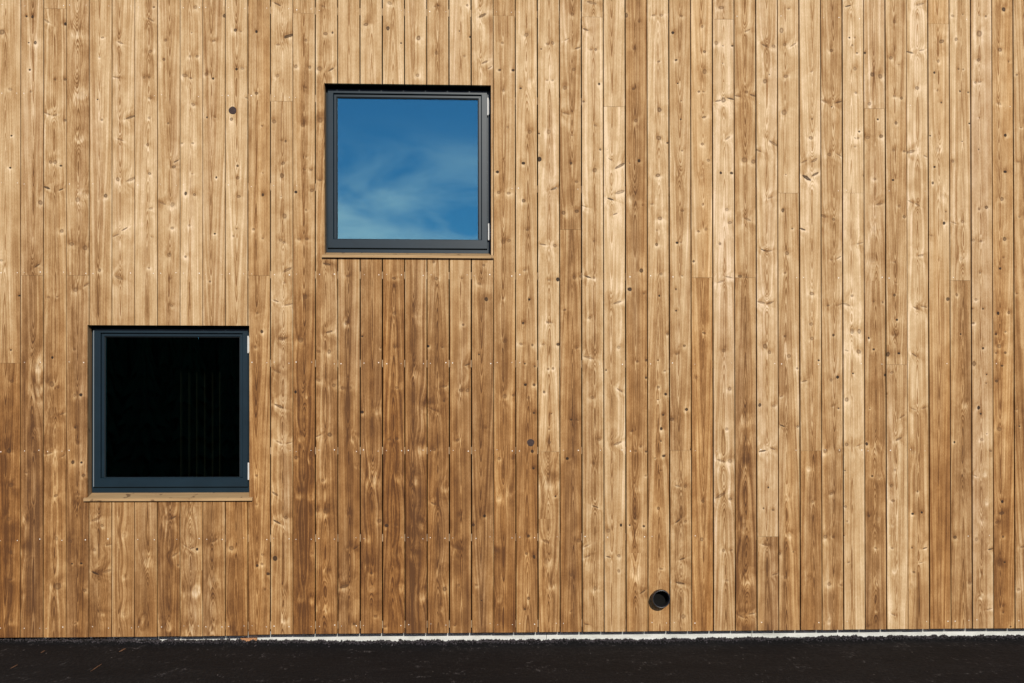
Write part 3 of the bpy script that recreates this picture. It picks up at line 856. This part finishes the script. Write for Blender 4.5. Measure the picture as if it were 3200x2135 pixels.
# ------------------------------------------------------------------ nail heads: too small to pick apart
V, F_ = [], []
N = 8
for (i, pieces, o) in boards_made:
    if not (-2 <= i <= 49): continue
    for bz in brows:
        for (z0, z1, a, b_) in pieces:
            if not (z0 + .01 < bz < z1 - .01) or b_ - a < 0.06: continue
            for sx in (a + 0.021, b_ - 0.021):
                xpx = 1610 + sx / .00215
                pr = 0.72 if xpx < 1650 else 0.32
                if bz > 2.6: pr *= 0.6
                if random.random() > pr: continue
                cx_, cz_ = sx + random.uniform(-.005, .005), bz + random.uniform(-.006, .006)
                r = random.choice((0.0020, 0.0025, 0.0031, 0.0038))
                n = len(V)
                yy = o.location.y + BOFF.y - 0.0006
                V.append((cx_, yy - .0006, cz_))
                for k in range(N):
                    t = 2 * math.pi * k / N
                    V.append((cx_ + r * math.cos(t), yy, cz_ + r * math.sin(t)))
                F_ += [(n, n + 1 + k, n + 1 + (k + 1) % N) for k in range(N)]
nails = add_mesh('nail_heads', V, F_, M_NAIL)
into(nails, (0, 0, 0))
nails['kind'] = 'stuff'

# round dark plugs set in two boards
for (px, py, r) in ((727, 345.5, 0.0255), (1658.5, 1383.5, 0.0245)):
    c = at(px, py)
    V, F_ = [], []
    N = 28
    wob = [1 + 0.035 * math.sin(3 * t + px) + 0.02 * math.sin(5 * t) for t in (2 * math.pi * k / N for k in range(N))]
    for (rr_, yy) in ((1.0, 0.002), (1.0, -0.0012), (0.93, -0.002), (0.6, -0.0014), (0.25, -0.0018)):
        for k in range(N):
            t = 2 * math.pi * k / N
            V.append((r * rr_ * wob[k] * math.cos(t), yy, r * rr_ * wob[k] * math.sin(t)))
    for q in range(4):
        for k in range(N):
            F_.append((q * N + k, q * N + (k + 1) % N, q * N + N + (k + 1) % N, q * N + N + k))
    F_.append(tuple(4 * N + k for k in range(N)))
    o = add_mesh('round_plug', V, F_, M_PLUG)
    into(o, (c.x, -0.001, c.z))

# ------------------------------------------------------------------ pipe stub
pc = at(2061, 1868)
V, F_ = [], []
N = 48
# profile (radius, y): from the wall outwards on the outside, round the lip and back inside
prof = [(0.056, 0.10), (0.056, -0.030), (0.0575, -0.034), (0.061, -0.038), (0.0625, -0.042), (0.0625, -0.050), (0.0615, -0.053), (0.0600, -0.058),
        (0.0610, -0.066), (0.0600, -0.070), (0.0575, -0.072), (0.0545, -0.0715), (0.0530, -0.069), (0.0525, -0.045), (0.0495, -0.038), (0.0495, -0.0030)]
for (r, y) in prof:
    for k in range(N):
        t = 2 * math.pi * k / N
        V.append((r * math.cos(t), y, r * math.sin(t)))
for q in range(len(prof) - 1):
    for k in range(N):
        F_.append((q * N + k, q * N + (k + 1) % N, q * N + N + (k + 1) % N, q * N + N + k))
pipe = add_mesh('pipe_stub', V, F_, M_PIPE, smooth=True)
pipe.location = (pc.x, 0, pc.z)
pipe['label'] = 'short round black plastic pipe stub sticking out of the boards near the asphalt'
pipe['category'] = 'pipe'
add_mesh('pipe_shade_disc', [(0.0496 * math.cos(2 * math.pi * k / N), -0.0035, 0.0496 * math.sin(2 * math.pi * k / N)) for k in range(N)],
         [tuple(range(N))], M_MEMBRANE_AND_SHADE, pipe)  # black disc added in place of the shade deep inside the pipe

# ------------------------------------------------------------------ asphalt ground
def vnoise(X, Y, cell, seed):
    r = np.random.default_rng(seed)
    T = r.random((512, 512)).astype(np.float32)
    u, v = X / cell, Y / cell
    i, j = np.floor(u).astype(int), np.floor(v).astype(int)
    a, b_ = u - i, v - j
    a, b_ = a * a * (3 - 2 * a), b_ * b_ * (3 - 2 * b_)
    g = lambda p, q: T[p % 512, q % 512]
    return (g(i, j) * (1 - a) + g(i + 1, j) * a) * (1 - b_) + (g(i, j + 1) * (1 - a) + g(i + 1, j + 1) * a) * b_

edge_px = [(0, 1996), (200, 1998), (420, 2001), (800, 2003), (1200, 2004), (1600, 2003), (2000, 1999), (2300, 1995), (2700, 1991), (3200, 1988)]
ex = [at(p[0], p[1], YB - .004).x for p in edge_px]
ez = [at(p[0], p[1] - 2.5, YB - .004).z for p in edge_px]
gx = np.arange(-4.2, 4.8, 0.0065)
gy = np.concatenate([np.arange(-2.0, -0.25, 0.009), np.arange(-0.25, 0.0785, 0.0055), [0.0785]])
GX, GY = np.meshgrid(gx, gy, indexing='xy')
bank = np.interp(GX, ex, ez)
ground0 = bank - 0.020
s = np.clip((GY + 0.07) / 0.14, 0, 1)
s = s * s * (3 - 2 * s)
Z = ground0 * np.clip((GY + 2.0) / 1.6, 0, 1) + s * 0.016
rough = 0.0016 + 0.009 * s
Z += (vnoise(GX + 50, GY + 50, 0.011, 1) - 0.5) * rough + (vnoise(GX + 50, GY + 50, 0.026, 2) - 0.5) * rough * 1.2
Z += (vnoise(GX + 50, GY + 50, 0.35, 3) - 0.5) * 0.006 * np.clip((GY + 2.0) / .3, 0, 1) + (vnoise(GX + 50, GY + 50, 0.07, 4) - 0.5) * (0.0016 + 0.003 * s)
Z[0, :] = 0.0
Z *= np.clip(np.minimum((GX + 4.2) / .3, (4.8 - GX) / .3), 0, 1)
ny_, nx_ = GX.shape
V = np.stack([GX, GY, Z], -1).reshape(-1, 3)
idx = np.arange(ny_ * nx_).reshape(ny_, nx_)
Q = np.stack([idx[:-1, :-1], idx[:-1, 1:], idx[1:, 1:], idx[1:, :-1]], -1).reshape(-1, 4)
nv = len(V)
G = 400.0
outer = [(-G, -G, 0), (G, -G, 0), (-G, -2.0, 0), (-4.2, -2.0, 0), (gx[-1], -2.0, 0), (G, -2.0, 0), (-G, .0785, 0), (-4.2, .0785, 0), (gx[-1], .0785, 0), (G, .0785, 0)]
V = np.concatenate([V, np.array(outer)])
Q = np.concatenate([Q, np.array([(nv, nv + 1, nv + 5, nv + 2), (nv + 2, nv + 3, nv + 7, nv + 6), (nv + 4, nv + 5, nv + 9, nv + 8)])])
me = bpy.data.meshes.new('ground')
me.vertices.add(len(V))
me.vertices.foreach_set('co', V.astype(np.float32).ravel())
me.loops.add(len(Q) * 4)
me.loops.foreach_set('vertex_index', Q.astype(np.int32).ravel())
me.polygons.add(len(Q))
me.polygons.foreach_set('loop_start', np.arange(len(Q), dtype=np.int32) * 4)
me.polygons.foreach_set('loop_total', np.full(len(Q), 4, np.int32))
me.update(calc_edges=True)
me.materials.append(M_ASPHALT)
gnd = bpy.data.objects.new('ground', me)
col.objects.link(gnd)
gnd['kind'] = 'structure'
gnd['label'] = 'black asphalt at the foot of the timber wall'


def ground_z(x, y):
    i = int(np.clip((x - gx[0]) / 0.0065, 0, nx_ - 1))
    j = int(np.clip(np.searchsorted(gy, y), 0, ny_ - 1))
    return float(Z[j, i])


def on_ground(px, py):
    d = fw + rt * ((px - CX_PX) / F_PX) + up * ((CY_PX - py) / F_PX)
    z = 0.0
    for _ in range(6):
        t = (z - CAM.z) / d.z
        p = CAM + d * t
        z = ground_z(p.x, p.y)
    return Vector((p.x, p.y, z))

# loose crumbs of asphalt along the plinth
ico = [(-1, 0, 0), (1, 0, 0), (0, -1, 0), (0, 1, 0), (0, 0, -1), (0, 0, 1)]
icf = [(0, 2, 5), (2, 1, 5), (1, 3, 5), (3, 0, 5), (2, 0, 4), (1, 2, 4), (3, 1, 4), (0, 3, 4)]
V, F_ = [], []
for k in range(11000):
    x = random.uniform(-3.9, 4.3)
    y = YB - 0.004 - abs(random.gauss(0, 0.034))
    r = random.uniform(0.0018, 0.0062) * (1.0 if random.random() < .9 else 1.4)
    zc = ground_z(x, y) + r * 0.5
    n = len(V)
    for v in ico:
        q = random.uniform(0.7, 1.25)
        V.append((x + v[0] * r * q, min(y + v[1] * r * q, YB - 0.002), zc + v[2] * r * q))
    F_ += [tuple(n + a for a in f) for f in icf]
crumbs = add_mesh('asphalt_crumbs', V, F_, M_CRUMB)
crumbs['kind'] = 'stuff'
crumbs['label'] = 'loose black asphalt crumbs along the white plinth'

# wooden offcut wedged against the plinth
pa, pb = at(752, 2000, YB - 0.02), at(803, 2000, YB - 0.02)
zt_ = at(778, 1994, YB - 0.02).z
mb = MB().box((pa.x, YB - .030, zt_ - .045), (pb.x, YB - .004, zt_), 0.0015)
o = mb.build('wood_offcut', M_OFFCUT)
o['label'] = 'small reddish wood offcut wedged against the white plinth'
o['category'] = 'wood offcut'

# splinters lying on the asphalt
spl = [((373, 2039), (393, 2029), 'thick bright wood splinter lying on the asphalt below the lower window', .0035),
       ((283, 2100), (318, 2077), 'long thin wood splinter on the asphalt, right one of the two longest', .0020),
       ((33, 2091), (56, 2079), 'thin wood splinter on the asphalt nearest the left edge', .0020),
       ((128, 2042), (141, 2035), 'short wood splinter on the asphalt close to the left end of the plinth', .0022)]
for (a, b_, lab, th) in spl:
    p, q = on_ground(*a), on_ground(*b_)
    p.z += th + .002
    q.z += th + .002
    d = (q - p)
    side = d.cross(Vector((0, 0, 1))).normalized() * th
    u = Vector((0, 0, th))
    m1 = p.lerp(q, .35) + side * .5
    m2 = p.lerp(q, .75) - side * .3
    V, F_ = [], []
    for (c, k) in ((p, .35), (m1, 1.0), (m2, .9), (q, .25)):
        V += [tuple(c + side * k - u * k), tuple(c - side * k - u * k), tuple(c - side * k * .7 + u * k), tuple(c + side * k * .7 + u * k)]
    for r in range(3):
        for k in range(4):
            F_.append((r * 4 + k, r * 4 + (k + 1) % 4, r * 4 + 4 + (k + 1) % 4, r * 4 + 4 + k))
    F_ += [(3, 2, 1, 0), (12, 13, 14, 15)]
    o = add_mesh('wood_splinter', V, F_, M_STRAW)
    o['label'] = lab
    o['category'] = 'splinter'
    o['group'] = 'wood splinters on the asphalt'

# ------------------------------------------------------------------ the wood across the yard (seen only as the dark reflection in the panes)
V, F_ = [], []
rw = random.Random(5)
for k in range(420):
    x = -75 + 150 * ((k % 140) + rw.uniform(-.4, .4)) / 140
    y = -46 - 4 * (k // 140) - rw.uniform(0, 3)
    h = rw.uniform(9.2, 11.6)
    R = h * rw.uniform(0.19, 0.25)
    tiers = 9
    for t in range(tiers):
        za = h * (0.80 * t / tiers)
        zb_ = za + h * 0.22
        ra = R * (1 - 0.9 * t / tiers)
        N = 11
        n = len(V)
        V.append((x, y, min(zb_, h)))
        off = rw.random() * 6
        for j in range(N * 2):
            a = off + math.pi * j / N
            q = ra * (rw.uniform(.85, 1.15) if j % 2 == 0 else rw.uniform(.5, .7))
            V.append((x + q * math.cos(a), y + q * math.sin(a), za + (0 if j % 2 == 0 else h * .03) + rw.uniform(-.1, .1)))
        F_ += [(n, n + 1 + j, n + 1 + (j + 1) % (2 * N)) for j in range(2 * N)]
forest = add_mesh('forest', V, F_, M_NEEDLE)
forest['kind'] = 'stuff'
forest['label'] = 'dark conifer wood across the yard mirrored in the window panes'
